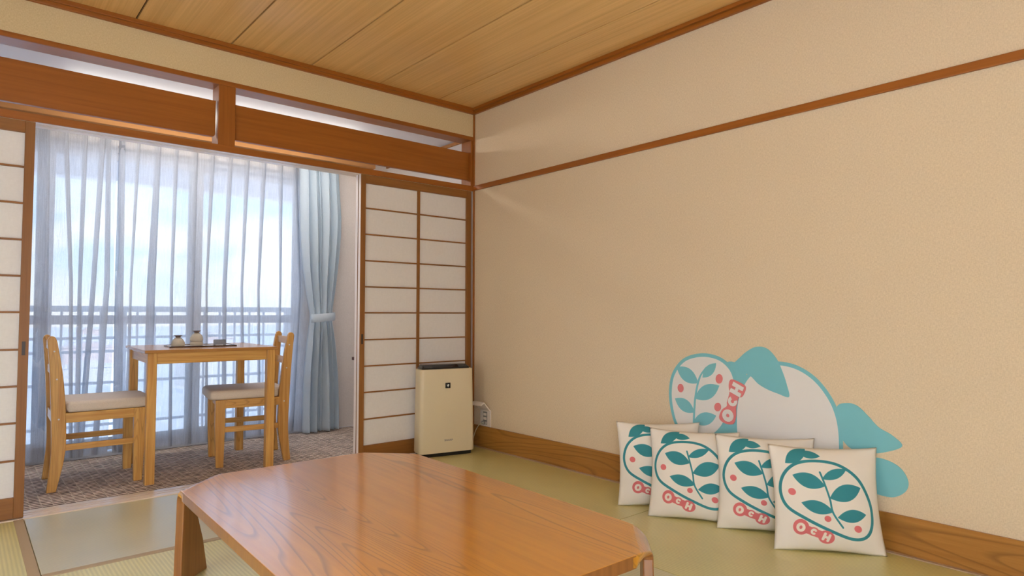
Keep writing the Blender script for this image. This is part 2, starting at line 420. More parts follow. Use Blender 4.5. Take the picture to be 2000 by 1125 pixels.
# threshold with grooves
tb = MB()
for y0, y1 in ((.0, .046), (.060, .084), (.098, .142)): tb.box(XL, 0, y0, y1, -.02, .004)
t10 = structure(tb.build('trim_10', pale_wood))
for y0, y1 in ((.046, .060), (.084, .098)): box('groove', wood_x, XL, 0, y0, y1, -.03, -.008, t10)
trim(11, trim_wood, XL, -.166, 1.19, 1.279, 2.212, 2.262)      # curtain pelmet board
trim(12, trim_wood, -.014, 0, .119, 1.279, 2.252, 2.278)       # veranda wall moulding
structure(box('baseboard_right', base_wood, -.012, 0, YB, -.012, 0, .151, bevel=.002))
trim(13, edge_strip, -.034, -.012, YB, -.012, -.005, .003, bev=.001)
structure(box('baseboard_veranda', alu, -.72, -.001, 1.272, 1.28, 0, .004))

# ------------------------------------------------------------------ floor: tatami mats and veranda carpet
floor = structure(box('floor', dark_gap, XL-.1, .1, YB, 1.45, -.12, -.03))
def mat_piece(x0, x1, y0, y1, m, borders=()):
    o = box('tatami_mat', m, x0+.0015, x1-.0015, y0+.0015, y1-.0015, -.03, 0, floor, bevel=.002)
    for b in borders:
        bx = {'n': (x0+.0015, x1-.0015, y1-.032, y1-.0012), 's': (x0+.0015, x1-.0015, y0+.0012, y0+.032),
              'e': (x1-.037, x1-.0012, y0+.0015, y1-.0015), 'w': (x0+.0012, x0+.037, y0+.0015, y1-.0015)}[b]
        box('cloth_border', heri, *bx, -.002, .0018, o)
mat_piece(-.862, -.034, -1.806, 0, tat_y)
mat_piece(-.862, -.034, -3.60, -1.806, tat_y)
mat_piece(-.862, -.034, YB, -3.60, tat_y)
mat_piece(-2.617, -.862, -.872, 0, tat_x, 's')
mat_piece(-2.617, -.862, -1.745, -.872, tat_y)
mat_piece(-2.617, -.862, -2.62, -1.745, tat_x, 's')
mat_piece(-2.617, -.862, -3.60, -2.62, tat_x, 's')
mat_piece(-2.617, -.862, YB, -3.60, tat_x)
mat_piece(XL, -2.617, -1.806, 0, tat_y, 'e')
mat_piece(XL, -2.617, -3.60, -1.806, tat_y, 'e')
mat_piece(XL, -2.617, YB, -3.60, tat_y, 'e')
box('carpet', carpet, XL, 0, .142, 1.30, -.03, 0, floor)

# ------------------------------------------------------------------ shoji doors
ZR = [.102, .27, .443, .613, .784, .959, 1.129, 1.30, 1.473, 1.645, 1.808]
def shoji(n, x0, x1, y0, y1, wl_=.036, wr_=.036, slot=None, mid=None, edge=False):
    d = structure(empty('door_%d' % n, ((x0+x1)/2, (y0+y1)/2, 0)))
    ox, oy = (x0+x1)/2, (y0+y1)/2
    def b(name, m, a0, a1, b0, b1, c0, c1, bev=.0015): return box(name, m, a0-ox, a1-ox, b0-oy, b1-oy, c0, c1, d, bev)
    zb, zt = .006, 1.8655
    if edge: b('lit_edge_strip', edge_lit, x0-.0012, x0, y0+.001, y1-.001, zb, zt, 0)  # added pale strip: window light on the closing edge painted as colour
    st = []
    for a0, a1 in ((x0, x0+wl_), (x1-wr_, x1)): st.append(b('stile', frame_z, a0, a1, y0, y1, zb, zt))
    b('bottom_rail', frame_x, x0+wl_, x1-wr_, y0+.002, y1-.002, zb, ZR[0])
    b('top_rail', frame_x, x0+wl_, x1-wr_, y0+.002, y1-.002, ZR[-1], zt)
    xm = mid if mid is not None else (x0+wl_+x1-wr_)/2
    mw = .0085
    b('muntin', frame_z, xm-.01, xm+.01, y0+.006, y0+.017, ZR[0], ZR[-1], .001)
    for z in ZR[1:-1]: b('muntin', frame_x, x0+wl_, x1-wr_, y0+.007, y0+.017, z-.0045, z+.0045, .001)
    for a0, a1 in ((x0+wl_, xm), (xm, x1-wr_)):
        for z0, z1 in zip(ZR[:-1], ZR[1:]): b('paper_pane', paper, a0, a1, y0+.0172, y0+.0180, z0, z1, 0)
    if slot:
        s = slot
        o = b('door_pull', slot_dark, s-.007, s+.007, y0-.0008, y0+.004, .757, .822, .001)
        o['label'] = 'dark recessed pull in the stile'
    return d
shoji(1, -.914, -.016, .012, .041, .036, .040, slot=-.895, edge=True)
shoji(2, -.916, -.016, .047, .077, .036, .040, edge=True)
shoji(3, -3.508, -2.617, .012, .041, .04, .038, slot=-2.636)

# ------------------------------------------------------------------ window, balcony and outside
win = structure(empty('window_1', (-1.7, 1.36, 0)))
def wbx(name, m, x0, x1, y0, y1, z0, z1, bev=.002): return box(name, m, x0+1.7, x1+1.7, y0-1.36, y1-1.36, z0, z1, win, bev)
wbx('window_track', alu, -3.2, -.72, 1.30, 1.42, -.03, .022)
wbx('window_head', alu, -3.2, -.72, 1.34, 1.42, 2.06, 2.10)
wbx('window_jamb', alu, -.762, -.72, 1.32, 1.42, .022, 2.06); wbx('window_jamb', alu, -3.2, -3.15, 1.32, 1.42, .022, 2.06)
for (a, b, y) in ((-1.60, -.765, 1.40), (-2.46, -1.51, 1.365), (-3.15, -2.42, 1.40)):
    wbx('sash_stile', alu, a, a+.045, y-.012, y+.012, .03, 2.06); wbx('sash_stile', alu, b-.045, b, y-.012, y+.012, .03, 2.06)
    wbx('sash_rail', alu, a+.045, b-.045, y-.012, y+.012, .03, .115); wbx('sash_rail', alu, a+.045, b-.045, y-.012, y+.012, 2.01, 2.06)
    wbx('sash_rail', alu, a+.045, b-.045, y-.012, y+.012, .882, .942)
    wbx('glass_pane', glass, a+.045, b-.045, y-.002, y+.002, .115, .882, 0); wbx('glass_pane', glass, a+.045, b-.045, y-.002, y+.002, .942, 2.01, 0)
structure(box('floor_balcony', plaster, -5.0, 1.2, 1.42, 2.52, -.22, -.08))
structure(MB().box(-5.0, 1.2, 1.42, 2.55, 2.25, 2.42).box(-5.0, 1.2, 2.40, 2.55, 2.06, 2.25).build('ceiling_balcony', plaster))
structure(box('wall_balcony', plaster, .8, .95, 1.42, 2.52, -.22, 2.25))
rl = tag(empty('balcony_railing', (-1.7, 2.42, -.08)), 'grey metal balcony railing seen hazily through the sheer curtain', 'railing')
def rb(name, x0, x1, z0, z1, y=.0, w=.018, bev=.002): return box(name, rail_metal, x0+1.7, x1+1.7, y-w, y+w, z0+.08, z1+.08, rl, bev)
rb('handrail', -4.6, .79, .968, 1.016, w=.03)
for z in (.755, .645, .39, .05): rb('rail_bar', -4.6, .79, z-.011, z+.011, w=.01)
x = -4.5
while x < .75:
    rb('baluster', x-.008, x+.008, -.08, .968, w=.008, bev=0); x += .132
for x in (-4.58, -3.2, -1.83, -.45, .75): rb('railing_post', x-.022, x+.022, -.08, .968, w=.02)
def ground_mat():
    m, t, b = mat('hazy_city_ground')
    v = coords(t, (1, 1, 1)); n = noise(t, v, .05, 6, .7)
    r = ramp(t, [(.35, (.55, .62, .72)), (.5, (.72, .72, .76)), (.65, (.80, .84, .90))], n)  # bluish haze of distance put into the ground colours
    t.links.new(r.outputs[0], b.inputs['Base Color']); b.inputs['Roughness'].default_value = 1
    return m
gm = ground_mat()
structure(MB().box(-900, 900, 8, 1800, -31, -30).build('ground', gm))
roof_a = plain('pale_concrete', (.75, .72, .70), .9); roof_b = plain('pinkish_tile', (.70, .55, .50), .9)
kinds = []
for i in range(40):
    gx, gy = i % 8, i//8
    yy = 320+gy*130+random.uniform(-25, 25); xx = (gx-3.2)*yy*.16+random.uniform(-4, 4)
    w, d_, h = random.uniform(16, 34), random.uniform(14, 30), random.uniform(6, 14)
    b_ = MB().box(-w/2, w/2, -d_/2, d_/2, 0, h).box(-w/2-.4, w/2+.4, -d_/2-.4, d_/2+.4, h, h+.5).box(-w/6, w/6, -d_/6, d_/6, h+.5, h+2.5)
    o = b_.build('distant_building', roof_a if i % 3 else roof_b); o.location = (xx, yy, -30)
    tag(o, 'small pale building in the hazy town far below the balcony', 'building', 'hazy town buildings beyond the balcony')

# ------------------------------------------------------------------ curtains
def smooth(a, b, t): t = max(0, min(1, (t-a)/(b-a))); return t*t*(3-2*t)
def sheer_sheet(x0f, x1f, pleats, y, name, parent, zt=2.18, zb=.02, rows=46):
    """pleats: list of (keys of (z, centre, width)); each one folds the cloth over itself"""
    R_ = []
    for i in range(rows+1):
        z = zt+(zb-zt)*i/rows
        row = []; xa, xb = x0f(z), x1f(z)
        ev = []
        for keys in pleats:
            ks = sorted(keys)
            cx = np.interp(z, [k[0] for k in ks], [k[1] for k in ks]); w = np.interp(z, [k[0] for k in ks], [k[2] for k in ks])
            ev.append((cx, w))
        stops = [(xa, 0)]+ev+[(xb, 0)]
        for j in range(len(stops)-1):
            (c0, w0), (c1, w1) = stops[j], stops[j+1]
            s0, s1 = c0-w0/2, c1+w1/2         # this layer starts hidden behind the previous fold
            for k in range(9):
                t = k/8
                bulge = .014*math.sin(math.pi*t)*math.sin(2.1*j+3.0*z)*(1-.3*t)
                row.append((s0+(s1-s0)*t, y+.016*(.5-t)+bulge*(.3+.7*smooth(2.2, 1.2, z)), z))
        R_.append(row)
    o = MB().sheet(R_).build(name, sheer, parent, smooth=True)
    return o, R_
def hem(rows, name, parent, zmax=.145):
    rr = [[(p[0], p[1]+.003, p[2]) for p in r] for r in rows if r[0][2] <= zmax]
    return MB().sheet(rr).build(name, sheer, parent, smooth=True)
def P3(a, b, c, w0=.022, w1=.03, w2=.02): return [(2.19, a, w0), (1.15, b, w1), (.02, c, w2)]
YS = 1.262
shl = tag(empty('sheer_curtain', (0, 0, 0)), 'white sheer curtain panel left of the gap, behind the left chair', 'curtain', 'sheer curtains at the window')
pl = [P3(-2.49, -2.48, -2.475, .06, .072, .07), P3(-2.378, -2.325, -2.30, .026, .02, .02), P3(-2.268, -2.277, -2.27, .028, .02, .03),
      P3(-2.168, -2.202, -2.252, .03, .027, .035), P3(-2.138, -2.125, -2.17, .026, .03, .035)]
o, rws = sheer_sheet(lambda z: -2.60, lambda z: np.interp(z, [0, .6, .95, 1.6, 2.2], [-2.10, -2.085, -2.082, -2.095, -2.078]), pl, YS, 'curtain_panel', shl)
hem(rws, 'curtain_hem', shl); shl.location.y = 0
shr = tag(empty('sheer_curtain', (0, 0, 0)), 'wide white sheer curtain panel behind the pine table, right of the gap', 'curtain', 'sheer curtains at the window')
pr_ = [P3(-2.058, -2.055, -2.04, .034, .05, .05), P3(-1.957, -1.985, -1.99, .02, .012, .03), P3(-1.835, -1.862, -1.87, .032, .05, .05), P3(-1.72, -1.733, -1.72, .026, .016, .02),
       P3(-1.59, -1.60, -1.60, .024, .03, .03), P3(-1.473, -1.50, -1.48, .03, .01, .02), P3(-1.347, -1.375, -1.36, .03, .026, .03),
       P3(-1.223, -1.25, -1.22, .03, .014, .03), P3(-1.097, -1.125, -1.10, .034, .014, .02), P3(-.967, -.955, -.96, .03, .012, .02), P3(-.852, -.80, -.85, .026, .02, .03)]
o, rws = sheer_sheet(lambda z: np.interp(z, [0, .6, .95, 1.4, 1.7, 2.2], [-2.07, -2.075, -2.078, -2.062, -2.072, -2.076]),
                     lambda z: np.interp(z, [0, .5, .93, 1.3, 2.2], [-.72, -.715, -.70, -.725, -.765]), pr_, YS+.002, 'curtain_panel', shr)
hem(rws, 'curtain_hem', shr)

bl = tag(empty('blue_curtain', (-.645, 1.19, 0)), 'light blue linen curtain gathered in a tieback right of the window', 'curtain')
zk = [0.012, .16, .354, .5, .597, .72, .84, .885, .925, .965, 1.006, 1.1, 1.30, 1.45, 1.62, 1.75, 2.09, 2.2]
xl = [-.785, -.785, -.782, -.775, -.767, -.757, -.742, -.735, -.733, -.735, -.744, -.762, -.795, -.81, -.822, -.827, -.835, -.838]
xr = [-.478, -.481, -.488, -.499, -.51, -.524, -.545, -.556, -.560, -.558, -.551, -.535, -.505, -.488, -.474, -.473, -.50, -.505]
fl_ = [(-.1, 1), (.14, -.6), (.26, .75), (.42, -1), (.55, .5), (.66, -.9), (.80, .9), (.92, -.7), (1.05, .9)]
CR = [0, .20, .42, .50, .74, .88, 1.0]
rows = []
for i in range(81):
    z = 2.18+(0.012-2.18)*i/80
    a, b = np.interp(z, zk, xl)+.645, np.interp(z, zk, xr)+.645
    tight = math.exp(-((z-.925)/.16)**2)
    row = []
    for k in range(141):
        s = k/140
        cr = CR; k2 = max(i2 for i2 in range(len(cr)-1) if cr[i2] <= s+1e-9)
        wd = cr[k2+1]-cr[k2]; q = (s-cr[k2])/wd
        sh = 1 if z > .925 else -1
        q = min(1, max(0, q+.10*math.sin(2.2*z+1.7*k2)*q*(1-q)*4))
        amp = min(.08, .38*wd*(1.15+.25*math.sin(3*k2+1.1*z)))*(1-.5*tight)
        env = (1-(2*s-1)**2)**.5
        y_ = -amp*math.sin(math.pi*q)**.75
        row.append((a+(b-a)*s + .010*math.sin(2*math.pi*q)*min(1, env*2), .02+y_ - .04*tight*env, z))
    rows.append(row)
cp_ = MB().sheet(rows).build('curtain_drape', blue_linen, bl, smooth=True)
md = cp_.modifiers.new('thickness', 'SOLIDIFY'); md.thickness = .002
tie = MB(); rws2 = []
for zz, off in ((.892, 0), (.897, .005), (.925, .007), (.953, .005), (.958, 0)):
    row = []
    for k in range(49):
        a = 2*math.pi*k/48
        row.append((.0+(.094+off)*math.cos(a), -.035+(.062+off)*math.sin(a), zz+.008*math.cos(a)))
    rws2.append(row)
tie.sheet(rws2).build('tieback', blue_linen, bl, smooth=True)

# ------------------------------------------------------------------ dining table and chairs
dt = tag(empty('dining_table', (-1.70, .62, 0), R(-2.5)), 'square pine dining table between two chairs in front of the sheer curtain', 'table')
MB().box(-.368, .362, -.367, .367, .730, .748).build('table_top', pine_top, dt, bevel=.003)
for sx in (-1, 1):
    for sy in (-1, 1):
        cx, cy = sx*.327, sy*.325
        box('leg', pine_z, cx-.024, cx+.024, cy-.024, cy+.024, 0, .730, dt, .003)
for sy in (-1, 1): box('apron', pine_x, -.303, .303, sy*.328-.010, sy*.328+.010, .668, .730, dt, .002)
for sx in (-1, 1): box('apron', pine_y, sx*.330-.010, sx*.330+.010, -.301, .301, .668, .730, dt, .002)

def make_chair(label, loc, rz):
    c = tag(empty('dining_chair', loc, rz), label, 'chair', 'pine chairs at the dining table')
    back = [(0, -.233), (.2, -.216), (.4, -.221), (.6, -.230), (.74, -.240), (.80, -.246)]
    front = [(.806, -.204), (.74, -.192), (.6, -.171), (.4, -.155), (.2, -.154), (0, -.190)]
    bs = spline([(x, z) for z, x in back], 4, False)+[(-.2465, .81), (-.240, .826), (-.227, .832), (-.213, .827)]
    fs = spline([(x, z) for z, x in front], 4, False)+[(-.190, 0)]
    for sy in (-1, 1):
        y0 = sy*.183
        MB().prism(bs+fs, 'y', y0-.0165, y0+.0165).build('back_post', pine_z, c, bevel=.004)
        MB().prism([(.170, 0), (.213, 0), (.222, .25), (.222, .415), (.165, .415), (.165, .25)], 'y', y0-.018, y0+.018).build('front_leg', pine_z, c, bevel=.003)
        box('seat_rail', pine_x, -.157, .166, sy*.186-.011, sy*.186+.011, .362, .415, c, .002)
        box('side_stretcher', pine_x, -.155, .170, sy*.184-.009, sy*.184+.009, .213, .246, c, .002)
        for z, xx in ((.75, -.215), (.60, -.200), (.385, -.187)):
            s = MB()
            s.tube([(xx, y0+sy*.0160, z), (xx, y0+sy*.0180, z)], .0045, 8).build('screw_plug', rail_metal, c)
    box('seat_rail', pine_y, .176, .198, -.166, .166, .362, .415, c, .002)
    box('seat_rail', pine_y, -.215, -.195, -.167, .167, .362, .415, c, .002)
    MB().box(-.232, -.214, -.167, .167, .755, .802).build('back_slat', pine_y, c, bevel=.003)
    MB().box(-.222, -.204, -.167, .167, .620, .665).build('back_slat', pine_y, c, bevel=.003)
    # cushion: rounded slab, notched at the back posts
    m = MB(); prof = [(-.152, -.203), (.20, -.206), (.247, -.19), (.262, -.14), (.262, .14), (.247, .19), (.20, .206), (-.152, .203), (-.152, .164), (-.205, .164), (-.205, -.164), (-.152, -.164)]
    m.prism(prof, 'z', .4155, .475); s = m.build('seat', seat_cloth, c, bevel=.020, seg=5)
    for p in s.data.polygons: p.use_smooth = True
    s['label'] = 'cream padded seat'
    return c
make_chair('pine chair with cream seat left of the dining table, facing right', (-2.257, .645, 0), R(-1.5))
make_chair('pine chair with cream seat right of the dining table, facing left', (-1.404, .62, 0), R(171))

# tray and crockery
TZ = .748
tr = tag(empty('serving_tray', (-1.71, .60, TZ), R(-5)), 'flat pale tray with dark rim on the pine dining table', 'tray')
MB().box(-.185, .185, -.115, .115, .001, .005).build('tray_base', tray_top, tr, bevel=.001)
rm = MB()
for a in ([(-.19, -.12), (.19, -.12), (.185, -.112), (-.185, -.112)], [(-.19, .12), (.19, .12), (.185, .112), (-.185, .112)],
          [(-.19, -.12), (-.19, .12), (-.185, .112), (-.185, -.112)], [(.19, -.12), (.19, .12), (.185, .112), (.185, -.112)]):
    rm.prism(a, 'z', 0, .008)
rm.build('tray_rim', tray_rim, tr, fix=True)
def cup(loc, h, prof_b, label, stack=False):
    c = tag(empty('teacup', loc), label, 'cup', 'upturned teacups on the tray')
    MB().lathe(prof_b, n=32).build('bowl', ceramic, c, smooth=True)
    zt = prof_b[-1][1]
    f = MB().lathe([(.0125, zt-.004), (.0125, zt), (.017, zt+.006), (.0245, zt+.0105), (.0245, zt+.0125), (.019, zt+.010), (.008, zt+.006)], n=28).build('foot_ring', foot_brown, c, smooth=True)
    f['label'] = 'dark brown flared foot'
    return c
bowl = [(.030, 0), (.0385, .001), (.0392, .012), (.037, .024), (.031, .037), (.022, .047), (.0125, .054)]
cup((-1.836, .615, TZ+.005), .07, bowl, 'single upturned cream teacup with dark foot, left on the tray')
cup((-1.722, .645, TZ+.031), .07, [(r*1.0, z*1.0) for r, z in bowl], 'upturned cream teacup on top of another, middle of the tray')
cu = tag(empty('teacup', (-1.722, .645, TZ+.005)), 'cream teacup at the bottom of the stacked pair on the tray', 'cup', 'upturned teacups on the tray')
MB().lathe([(.030, 0), (.0375, .001), (.0388, .010), (.0390, .0165), (.0375, .0215), (.036, .0255)], n=32).build('bowl', ceramic, cu, smooth=True)
ab = tag(empty('ashtray', (-1.595, .60, TZ+.005), R(-18)), 'small dark grey square ashtray at the right of the tray', 'ashtray')
am = MB(); n0 = len(am.v)
am.box(-.036, .036, -.036, -.030, 0, .033).box(-.036, .036, .030, .036, 0, .033).box(-.036, -.030, -.030, .030, 0, .033).box(.030, .036, -.030, .030, 0, .033).box(-.030, .030, -.030, .030, 0, .006)
am.build('ashtray_body', ash_grey, ab, bevel=.0015)
pk = tag(box('paper_packet', card_white, -.022, .022, -.007, .007, 0, .003, None, .0005), 'small white paper packet in front of the dark ashtray', 'packet')
pk.location = (-1.612, .548, TZ+.005); pk.rotation_euler = (0, 0, R(-12))

# ------------------------------------------------------------------ low table
lt = tag(empty('low_table', (-1.817, -1.93, 0), -.0227), 'large glossy low wooden table with cut corners on the tatami', 'table')
hx, hy, ch, zt, th, br = .468, .775, .102, .340, .034, .058
o_in = br*1.0
def corner_pts(off):
    """octagon with the chamfer lines moved inwards by off"""
    c = ch+off*math.sqrt(2)
    return [(-hx+c, -hy), (hx-c, -hy), (hx, -hy+c), (hx, hy-c), (hx-c, hy), (-hx+c, hy), (-hx, hy-c), (-hx, -hy+c)]
ltop = MB().prism(corner_pts(br), 'z', zt-th, zt).build('table_top', [low_top, low_leg], lt, bevel=.002, seg=2)
for p in ltop.data.polygons: p.material_index = 0 if abs(p.normal.z) > .5 else 1
def low_leg_mesh(sx, sy):
    n = Vector((sx, sy, 0)).normalized(); w = Vector((-sy, sx, 0)).normalized()
    cmid = Vector((sx*(hx-ch/2), sy*(hy-ch/2), 0)); hw0 = ch/math.sqrt(2)
    path = [(-br-.012, zt+.0003, 0.0)]     # (outward offset from chamfer plane, z, half width, normal direction angle)
    for k in range(9):
        a = math.pi/2*k/8
        path.append((-br+br*math.sin(a), zt-br+br*math.cos(a), a))
    for z in (.22, .12, 0): path.append((0, z, math.pi/2))
    m = MB()
    rows_o, rows_i = [], []
    for off, z, a in path:
        t = th*(1-.12*(a/(math.pi/2)))
        no, nz_ = math.sin(a), math.cos(a)
        # the chamfer gets shorter going outward; at the bend start it reaches the table edges
        hw = hw0 + max(0, -off) if z > zt-br-.001 else hw0 + .010*smooth(zt-br, 0, z)
        po = cmid+n*off; pi_ = cmid+n*(off-no*t)
        hwi = hw
        lng = 1 if sx*sy < 0 else -1            # end of the chamfer on the long edge
        cut = smooth(0, math.pi/2, a)*.95*hw0*(1-smooth(zt-br, 0, z)) if z <= zt-br+.001 else smooth(0, math.pi/2, a)*.95*hw0
        ext = {lng: hw, -lng: hw-cut}
        rows_o.append([po+w*s*ext[s]+Vector((0, 0, z)) for s in (-1, 1)])
        rows_i.append([pi_+w*s*ext[s]+Vector((0, 0, z-nz_*t)) for s in (-1, 1)])
    for i in range(len(path)-1):
        o0, o1, i0, i1 = rows_o[i], rows_o[i+1], rows_i[i], rows_i[i+1]
        m.quad(o0[0], o0[1], o1[1], o1[0]); m.quad(i0[1], i0[0], i1[0], i1[1])
        m.quad(o0[1], i0[1], i1[1], o1[1]); m.quad(i0[0], o0[0], o1[0], i1[0])
    a_, b_ = rows_o[-1], rows_i[-1]; m.quad(a_[0], a_[1], b_[1], b_[0])
    a_, b_ = rows_o[0], rows_i[0]; m.quad(b_[0], b_[1], a_[1], a_[0])
    o = m.build('leg', low_leg, lt)
    bm = bmesh.new(); bm.from_mesh(o.data); bmesh.ops.remove_doubles(bm, verts=bm.verts, dist=1e-5); bmesh.ops.recalc_face_normals(bm, faces=bm.faces)
    bm.to_mesh(o.data); bm.free()
    o.data.materials.append(low_top)
    for p in o.data.polygons:
        p.use_smooth = False
        if p.normal.dot(n) > .4 and p.center.z > zt-br: p.material_index = 1
        if p.normal.z > .45: p.material_index = 1
    md = o.modifiers.new('bevel', 'BEVEL'); md.width = .004; md.segments = 2; md.limit_method = 'ANGLE'; md.angle_limit = R(40)
for sx in (-1, 1):
    for sy in (-1, 1): low_leg_mesh(sx, sy)

# ------------------------------------------------------------------ text helper
def text_mesh(name, s, size, m, parent, mtx, depth=.0006, offset=0):
    cu_ = bpy.data.curves.new(name, 'FONT'); cu_.body = s; cu_.size = size; cu_.extrude = depth; cu_.offset = offset
    cu_.align_x = 'CENTER'; cu_.align_y = 'CENTER'; cu_.resolution_u = 4
    ob = bpy.data.objects.new(name, cu_); COL.objects.link(ob)
    bpy.context.view_layer.update()
    me = bpy.data.meshes.new_from_object(ob.evaluated_get(bpy.context.evaluated_depsgraph_get()))
    bpy.data.objects.remove(ob); bpy.data.curves.remove(cu_)
    me.name = name; me.materials.clear(); me.materials.append(m)
    o = bpy.data.objects.new(name, me); COL.objects.link(o); o.parent = parent; o.matrix_local = mtx
    return o

# ------------------------------------------------------------------ air purifier
ap = tag(empty('air_purifier', (-.360, -.190, 0), R(-13)), 'cream floor standing air purifier with black top in front of the shoji corner', 'air purifier')
def rrect(x0, x1, y0, y1, r, n=5, rb=None):
    p = []
    for cx, cy, a0, rr in ((x0+r, y0+r, 180, r), (x1-r, y0+r, 270, r), (x1-(rb or r), y1-(rb or r), 0, rb or r), (x0+(rb or r), y1-(rb or r), 90, rb or r)):
        p += [(cx+rr*math.cos(R(a0+90*k/n)), cy+rr*math.sin(R(a0+90*k/n))) for k in range(n+1)]
    return p
def loft(sections, name, m, parent, bevel=0):
    b = MB(); k = len(sections[0][0]); n = 0
    for poly, z in sections: b.v += [(p[0], p[1], z) for p in poly]
    for i in range(len(sections)-1):
        for j in range(k):
            q = (j+1) % k; b.f.append((i*k+j, i*k+q, (i+1)*k+q, (i+1)*k+j))
    b.f.append(tuple(range(k))[::-1]); b.f.append(tuple(range((len(sections)-1)*k, len(sections)*k)))
    return b.build(name, m, parent, bevel)
secs = []
for z, f, y0, y1 in ((.024, .985, 0, .145), (.03, 1, 0, .15), (.2, .985, .001, .15), (.4, .968, .004, .15), (.575, .955, .008, .15), (.580, .950, .010, .148)):
    secs.append((rrect(-.2*f, .2*f, y0, y1, .028, 5, .05), z))
bd = loft(secs, 'body', purifier_white, ap)
for p in bd.data.polygons: p.use_smooth = len(p.vertices) == 4
md = bd.modifiers.new('edges', 'EDGE_SPLIT'); md.split_angle = R(50)
loft([(rrect(-.185, .185, .006, .14, .03), 0), (rrect(-.185, .185, .006, .14, .03), .025)], 'base', purifier_black, ap)
loft([(rrect(-.172, .172, .022, .14, .02), .580), (rrect(-.172, .172, .026, .138, .02), .590), (rrect(-.155, .155, .062, .135, .012), .608)], 'control_top', purifier_black, ap, .002)
for x0, x1 in ((-.16, -.10), (.09, .15)):
    MB().prism([(.0268, .5905), (.0255, .5905), (.0600, .6085), (.0612, .6085)], 'x', x0, x1).build('control_panel', grey_panel, ap, fix=True)
bdg = box('badge', purifier_black, -.018, .018, .0010, .006, .452, .488, ap, .001)
bdg['label'] = 'black square badge with a white emblem'
em = MB()
em.prism([(-.0085, .4765), (-.002, .4765), (-.0035, .468), (.0015, .4795), (.0085, .4765), (.006, .466), (.0005, .457), (.0015, .466), (-.003, .462)], 'y', .0002, .0012)
e_ = em.build('emblem', badge_white, bdg, fix=True)
text_mesh('lettering', 'SHARP', .0165, letter_grey, ap, Matrix.Translation((.006, -.0004, .105)) @ Matrix.Rotation(R(90), 4, 'X') @ Matrix.Scale(1.25, 4, (1, 0, 0)), .0004, .0006)

# ------------------------------------------------------------------ wall outlet with raised cover, plug and cord
ot = tag(empty('wall_outlet', (0, -.150, .152)), 'white wall outlet with its cover flipped open above the baseboard', 'outlet')
MB().box(-.008, 0, -.058, .058, 0, .118).build('outlet_plate', outlet_white, ot, bevel=.002)
MB().box(-.0095, -.008, -.022, .022, .012, .105).build('socket_face', plug_grey, ot, bevel=.001)
for z in (.025, .055, .085): MB().box(-.0125, -.0095, -.016, .016, z-.009, z+.009).build('socket', outlet_white, ot, bevel=.001)
fp = MB().prism([(-.008, .118), (-.010, .124), (-.062, .180), (-.082, .174), (-.096, .158), (-.092, .153), (-.078, .164), (-.062, .168), (-.014, .112)], 'y', -.058, .058).build('cover_flap', outlet_white, ot, bevel=.002, fix=True)
cd = tag(empty('power_cord', (0, -.150, .18)), 'thin grey green power cord and plug running from outlet to air purifier', 'cord')
MB().box(-.034, -.0126, -.013, .013, -.012, .012).build('plug', plug_grey, cd, bevel=.004)
MB().tube(spline([(-.034, 0, 0), (-.060, .004, -.012), (-.085, .012, -.05), (-.098, .020, -.10), (-.105, .03, -.15), (-.12, .045, -.173), (-.16, .06, -.176)], 6, False), .0028, 8).build('cable', cord_grey, cd, smooth=True)

# ------------------------------------------------------------------ dark stool behind the shoji (only its edge shows)
st = tag(empty('side_table', (-.36, .62, 0)), 'dark wooden side table mostly hidden behind the right shoji', 'table')
box('table_top', walnut, -.205, .20, -.17, .19, .597, .620, st, .004)
for sx in (-1, 1):
    for sy in (-1, 1):
        lg = box('leg', walnut, sx*.165-.016, sx*.165+.016, sy*.150-.016, sy*.150+.016, .02, .595, st, .003)
        if sy < 2: MB().lathe([(.020, 0), (.026, .004), (.026, .016), (.018, .02)], (sx*.165-.008, sy*.150, 0), 14).build('rubber_foot', rubber, lg, smooth=True)

# ------------------------------------------------------------------ printed designs
def ell(u, v, cx, cy, rx, ry, rot):
    a = R(rot); du, dv = u-cx, v-cy
    x = du*math.cos(a)+dv*math.sin(a); y = -du*math.sin(a)+dv*math.cos(a)
    return (np.sqrt((x/rx)**2+(y/ry)**2)-1)*min(rx, ry)
def leaf(u, v, cx, cy, rx, ry, rot):
    a = R(rot); du, dv = u-cx, v-cy
    x = du*math.cos(a)+dv*math.sin(a); y = -du*math.sin(a)+dv*math.cos(a)
    return np.maximum(np.abs(y)-ry*(1-(x/rx)**2), np.abs(x)-rx)*.85
def seg(u, v, pts, w):
    d = np.full(u.shape, 9.)
    for (ax, ay), (bx, by) in zip(pts[:-1], pts[1:]):
        vx, vy = bx-ax, by-ay; t = np.clip(((u-ax)*vx+(v-ay)*vy)/(vx*vx+vy*vy+1e-12), 0, 1)
        d = np.minimum(d, np.hypot(u-ax-t*vx, v-ay-t*vy))
    return d-w
